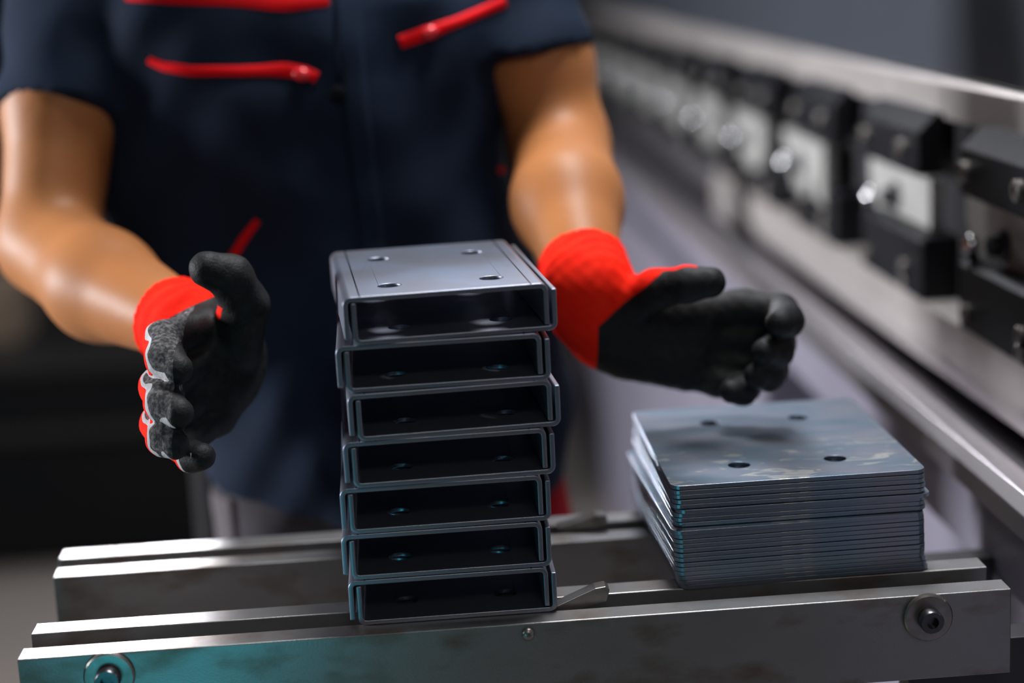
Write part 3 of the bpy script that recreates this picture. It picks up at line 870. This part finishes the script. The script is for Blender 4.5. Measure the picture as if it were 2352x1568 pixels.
for A, s in ((AR, -1), (AL, 1)):
    def boot_fn(P, A=A):
        d = rcone(P, A + np.array([0, 0, 0.05]), A + np.array([0, 0, -0.055]), 0.052, 0.048)
        d = smin(d, rcone(P, A + np.array([0, -0.02, -0.055]), A + np.array([0.0, -0.165, -0.062]), 0.048, 0.040), 0.03)
        return np.maximum(d, 0.0005 - P[..., 2])
    V, Q = implicit(boot_fn, (A[0] - 0.09, A[1] - 0.25, -0.02), (A[0] + 0.09, A[1] + 0.09, 0.22), 0.008, 1)
    V[:, 2] = np.maximum(V[:, 2], 0.0)
    mesh_obj('boot', V, Q, MT['boot'], person)

# ---- gloves
def glove(chains, palm, cuff, coat_fn, lo, hi, h=0.0022):
    """chains: finger joint lists [(p, r)...]; palm: list of (kind, args); cuff: list of round cones"""
    def fn(P):
        d = None
        for kind, args in palm:
            e = rcone(P, *args) if kind == 'c' else ell(P, *args)
            d = e if d is None else smin(d, e, 0.014)
        for ch in chains:
            e = None
            for (a, r1), (b, r2) in zip(ch, ch[1:]):
                q = rcone(P, a, b, r1, r2)
                e = q if e is None else smin(e, q, 0.006)
            d = smin(d, e, 0.0045)
        c = None
        for args in cuff:
            q = rcone(P, *args); c = q if c is None else smin(c, q, 0.01)
        ca = np.asarray(nrm(np.asarray(cuff[0][1]) - np.asarray(cuff[0][0])), np.float32)
        ct = (P - np.asarray(cuff[0][0], np.float32)) @ ca
        c = c + 0.0009 * np.sin(ct * 430 + 3 * np.sin(P[..., 0] * 60)) * np.clip(1 - np.abs(ct - 0.025) / 0.05, 0, 1)
        d = smin(d, c, 0.012)
        s = np.sin(P[..., 0] * 420 + 40 * P[..., 2]) * np.sin(P[..., 2] * 390) * 0.00025
        return d + s
    P = grid(lo, hi, h); Fv = fn(P)
    V, Q = nets(Fv, lo, h)
    V = smooth_verts(V, Q, 1)
    e = 0.0015
    N = np.stack([fn(V + np.eye(3, dtype=np.float32)[k] * e) - fn(V - np.eye(3, dtype=np.float32)[k] * e) for k in range(3)], 1)
    N /= np.linalg.norm(N, axis=1)[:, None] + 1e-9
    return V, Q, N
def tri(Q): return np.concatenate([Q[:, [0, 1, 2]], Q[:, [0, 2, 3]]])
A = atd

# worker's left hand (on the right in the photo), palm to the camera, fingers pointing right and curling
thumbL = [(A(1425, 715, 1.560), 0.022), (A(1505, 664, 1.530), 0.0175), (A(1580, 652, 1.512), 0.0155), (A(1632, 648, 1.505), 0.0135)]
idxL = [(A(1600, 718, 1.572), 0.0180), (A(1700, 708, 1.572), 0.0170), (A(1792, 716, 1.560), 0.0160), (A(1806, 736, 1.527), 0.0150), (A(1792, 742, 1.508), 0.0130)]
midL = [(A(1600, 772, 1.577), 0.0180), (A(1700, 776, 1.577), 0.0170), (A(1786, 788, 1.565), 0.0158), (A(1784, 806, 1.530), 0.0145), (A(1758, 808, 1.514), 0.0122)]
rinL = [(A(1600, 820, 1.580), 0.0175), (A(1690, 832, 1.578), 0.0165), (A(1772, 848, 1.568), 0.0150), (A(1765, 862, 1.538), 0.0135), (A(1738, 862, 1.524), 0.0116)]
pinL = [(A(1580, 856, 1.582), 0.0155), (A(1650, 874, 1.574), 0.0145), (A(1712, 890, 1.566), 0.0130), (A(1706, 898, 1.548), 0.0122), (A(1680, 898, 1.536), 0.0110)]
palmL = [('c', (A(1420, 745, 1.580), A(1610, 745, 1.575), 0.027, 0.020)), ('c', (A(1430, 790, 1.582), A(1600, 810, 1.578), 0.025, 0.019)),
         ('c', (A(1440, 815, 1.580), A(1570, 855, 1.580), 0.022, 0.017)), ('c', (A(1480, 705, 1.575), A(1610, 715, 1.572), 0.022, 0.017))]
axL = nrm(np.array(WL) - FLm)
cuffL = [(WL - axL * 0.02, WL + axL * 0.022, 0.0415, 0.0410), (WL + axL * 0.022, A(1385, 765, 1.575), 0.0400, 0.0320), (A(1355, 715, 1.565), A(1430, 740, 1.575), 0.036, 0.029)]
V, Q, N = glove([thumbL, idxL, midL, rinL, pinL], palmL, cuffL, None, (0.155, 0.12, 0.99), (0.44, 0.34, 1.255))
# trim the cuff's upper end with a plane across the forearm
def clip_open(V, Q, N, p, n):
    s = (V - p.astype(np.float32)) @ n.astype(np.float32)
    (va, fa), (vb, fb) = split_iso(V, tri(Q), s)
    return s
def split_glove(name_parent, V, Q, N, s_cuff, s_coat, s_edge=None, dusty=None):
    tris = tri(Q)
    keep = s_cuff[tris].min(1) > 0.0
    tris = tris[keep]
    (va, fa), (vb, fb) = split_iso(V, tris, s_coat)
    return (va, fa), (vb, fb)
def compact(V, F):
    used = sorted({i for f in F for i in f}); mp = {u: k for k, u in enumerate(used)}
    return [V[u] for u in used], [[mp[i] for i in f] for f in F]

sL_cuff = (V - (WL - axL * 0.014).astype(np.float32)) @ axL.astype(np.float32)
towards = nrm(CAM - A(1600, 760, 1.55))
pd = nrm(towards + np.array([0.10, 0.0, -0.55]))
hx = np.array([A(1480, 760, 1.55) - A(1380, 760, 1.55)])[0]; hx = nrm(hx)
coat = N @ pd.astype(np.float32) + 0.04
along = (V - A(1372, 760, 1.55).astype(np.float32)) @ hx.astype(np.float32)
zrel = (V[:, 2] - A(1372, 740, 1.55)[2])
along = along - np.clip(zrel, 0, 1) * 1.15
far = (V - A(1600, 640, 1.51).astype(np.float32)) @ hx.astype(np.float32)
coat = np.maximum(coat, np.clip(far / 0.02, -1, 1) * 0.6)          # finger ends are dipped all round
coat = np.minimum(coat, np.clip(along / 0.01, -1, 1))
g = empty('glove', A(1450, 760, 1.575)); g.parent = person; g.location = Vector(A(1450, 760, 1.575)) - person.location
tag(g, 'red knit glove with black coated palm facing the camera')
(a, b) = split_glove(None, V, Q, N, sL_cuff, coat)
o = mesh_obj('palm_coating', *a, MT['glove_black'], None); o.parent = g; o.data.transform(Matrix.Translation(-Vector(A(1450, 760, 1.575))))
o = mesh_obj('knit', *b, MT['glove_red'], None); o.parent = g; o.data.transform(Matrix.Translation(-Vector(A(1450, 760, 1.575))))
sd = o.modifiers.new('thickness', 'SOLIDIFY'); sd.thickness = 0.0015; sd.offset = -1

# worker's right hand (on the left in the photo), fingers towards the camera, thumb up
thumbR = [(A(540, 790, 1.475), 0.024), (A(562, 700, 1.450), 0.0200), (A(530, 636, 1.430), 0.0180), (A(476, 618, 1.418), 0.0150)]
idxR = [(A(470, 752, 1.465), 0.0165), (A(375, 782, 1.420), 0.0155), (A(378, 822, 1.395), 0.0150), (A(408, 848, 1.385), 0.0125)]
midR = [(A(465, 828, 1.460), 0.0165), (A(366, 888, 1.412), 0.0155), (A(376, 926, 1.385), 0.0148), (A(410, 948, 1.375), 0.0122)]
rinR = [(A(470, 898, 1.460), 0.0160), (A(366, 972, 1.415), 0.0148), (A(378, 1006, 1.388), 0.0140), (A(402, 1022, 1.380), 0.0118)]
pinR = [(A(490, 960, 1.465), 0.0145), (A(420, 1024, 1.430), 0.0130), (A(440, 1048, 1.408), 0.0122), (A(464, 1048, 1.398), 0.0112)]
palmR = [('c', (A(505, 800, 1.520), A(480, 762, 1.470), 0.030, 0.021)), ('c', (A(510, 820, 1.515), A(475, 832, 1.465), 0.030, 0.021)),
         ('c', (A(515, 835, 1.510), A(480, 900, 1.465), 0.030, 0.021)), ('c', (A(528, 850, 1.505), A(497, 955, 1.468), 0.028, 0.018)),
         ('c', (A(545, 800, 1.495), A(535, 870, 1.490), 0.023, 0.021))]
axR = nrm(np.array(WR) - FRm)
cuffR = [(WR - axR * 0.016, WR + axR * 0.022, 0.0405, 0.038), (WR + axR * 0.022, A(505, 800, 1.510), 0.037, 0.030)]
V, Q, N = glove([thumbR, idxR, midR, rinR, pinR], palmR, cuffR, None, (-0.235, 0.0, 1.0), (-0.03, 0.27, 1.27))
sR_cuff = (V - (WR - axR * 0.010).astype(np.float32)) @ axR.astype(np.float32)
towards = nrm(CAM - A(450, 850, 1.42))
pd = nrm(0.62 * towards + np.array([0.85, 0.0, 0.10]))
dn = N @ pd.astype(np.float32)
wrist_al = (V - A(482, 772, 1.515).astype(np.float32)) @ axR.astype(np.float32)
neard = (V - A(470, 770, 1.466).astype(np.float32)) @ towards.astype(np.float32)
lim = np.clip(np.maximum(wrist_al, neard) / 0.01, -1, 1)
ridge = -((V - A(407, 712, 1.44).astype(np.float32)) @ nrm(A(370, 642, 1.44) - A(407, 712, 1.44)).astype(np.float32))
onthumb = (V - A(500, 640, 1.452).astype(np.float32)) @ towards.astype(np.float32)
lim = np.minimum(lim, np.maximum(np.clip(ridge / 0.01, -1, 1), np.clip(onthumb / 0.01, -1, 1)))
coat = np.minimum(dn + 0.38, lim)
tip_up = (V - A(520, 700, 1.44).astype(np.float32)) @ nrm(A(500, 620, 1.43) - A(520, 720, 1.44)).astype(np.float32)
coat = np.maximum(coat, np.clip(np.minimum(tip_up, onthumb + 0.004) / 0.012, -1, 1))
base = Vector(A(480, 800, 1.50))
g = empty('glove', base); g.parent = person; g.location = base - person.location
tag(g, 'red knit glove with dusty black coating, fingers curled towards the camera')
tris = tri(Q); tris = tris[sR_cuff[tris].min(1) > 0]
(va, fa), (vb, fb) = split_iso(V, tris, coat)
def add(name, vf, m):
    if not vf[1]: return None
    o = mesh_obj(name, *vf, m, None); o.parent = g; o.data.transform(Matrix.Translation(-base)); return o
o = add('knit', (vb, fb), MT['glove_red']); sd = o.modifiers.new('thickness', 'SOLIDIFY'); sd.thickness = 0.0015; sd.offset = -1
# coating: rim light painted as a pale band, dusty finger pads, plain black rest
va = np.array(va, np.float32); ta = np.array([[f[0], f[k], f[k + 1]] for f in fa for k in range(1, len(f) - 1)])
from mathutils.kdtree import KDTree
kd = KDTree(len(V))
for i, v in enumerate(V): kd.insert(v, i)
kd.balance()
near = np.array([kd.find(v)[1] for v in va])
dna = dn[near]
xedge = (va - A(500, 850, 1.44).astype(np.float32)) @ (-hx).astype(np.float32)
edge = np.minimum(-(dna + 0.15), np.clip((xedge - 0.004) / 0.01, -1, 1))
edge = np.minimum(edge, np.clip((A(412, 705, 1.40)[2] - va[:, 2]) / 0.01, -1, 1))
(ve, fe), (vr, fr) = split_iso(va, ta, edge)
add('painted_rim_band', (ve, fe), MT['glove_rim_light'])
vr = np.array(vr, np.float32); tr = np.array([[f[0], f[k], f[k + 1]] for f in fr for k in range(1, len(f) - 1)])
near = np.array([kd.find(v)[1] for v in vr])
fing = (vr - A(412, 850, 1.40).astype(np.float32)) @ (-hx).astype(np.float32)
up = N[near][:, 2]
dusty = np.minimum(np.clip(fing / 0.01, -1, 1), np.clip((A(412, 720, 1.40)[2] - vr[:, 2]) / 0.01, -1, 1))
(vd, fd), (vk, fk) = split_iso(vr, tr, dusty)
add('dusty_pads', (vd, fd), MT['dusty_black'])
add('palm_coating', (vk, fk), MT['glove_black'])

# ------------------------------------------------------------------ light
def area(name, loc, target, sx, sy, power, col=(1, 1, 1), spread=math.pi):
    l = bpy.data.lights.new(name, 'AREA'); l.shape = 'RECTANGLE'; l.size = sx; l.size_y = sy
    l.energy = power; l.color = col; l.spread = spread
    o = bpy.data.objects.new(name, l); COL.objects.link(o); o.location = loc
    o.rotation_euler = (Vector(target) - Vector(loc)).to_track_quat('-Z', 'Y').to_euler()
    return o
area('hall_lamp_overhead', (0.47, 0.62, 3.3), (0.02, 0.30, 1.0), 0.9, 0.5, 23, (0.97, 0.97, 1.0), 1.7)
area('hall_lamp_behind', (0.55, 3.4, 3.8), (0.2, 0.3, 1.0), 1.4, 0.6, 50, (0.88, 0.91, 1.0))
area('side_window', (-6.0, 1.28, 2.0), (0.5, 1.1, 1.1), 1.5, 1.5, 74, (0.95, 0.95, 1.0), 0.98)
area('added_floor_spot', (-0.3, 7.6, 4.2), (-0.3, 7.4, 0), 0.7, 0.7, 42, (1.0, 0.95, 0.90), 0.48)  # added unseen spot: its pool on the hidden floor brightens the steel's reflections
area('added_front_fill', (0.5, -2.6, 3.2), (-0.1, 0.4, 1.2), 1.2, 0.6, 3.5, (1.0, 0.97, 0.94), 1.6)  # added fill from behind the camera for the arms and front faces
area('added_bar_glint', (-0.9, 5.0, 2.9), (-0.22, 0.1, 0.95), 1.0, 0.5, 3.0, (0.95, 0.95, 1.0), 0.26)  # added narrow spot that puts a glint on the bar tops
area('teal_machine_lamp', (-0.20, -0.44, 0.84), (-0.11, 0.0, 0.91), 0.16, 0.07, 0.25, (0.05, 0.75, 0.9))

w = bpy.data.worlds.new('world'); scene.world = w; w.use_nodes = True
w.node_tree.nodes['Background'].inputs['Color'].default_value = (0.78, 0.90, 1.0, 1)
w.node_tree.nodes['Background'].inputs['Strength'].default_value = 0.034
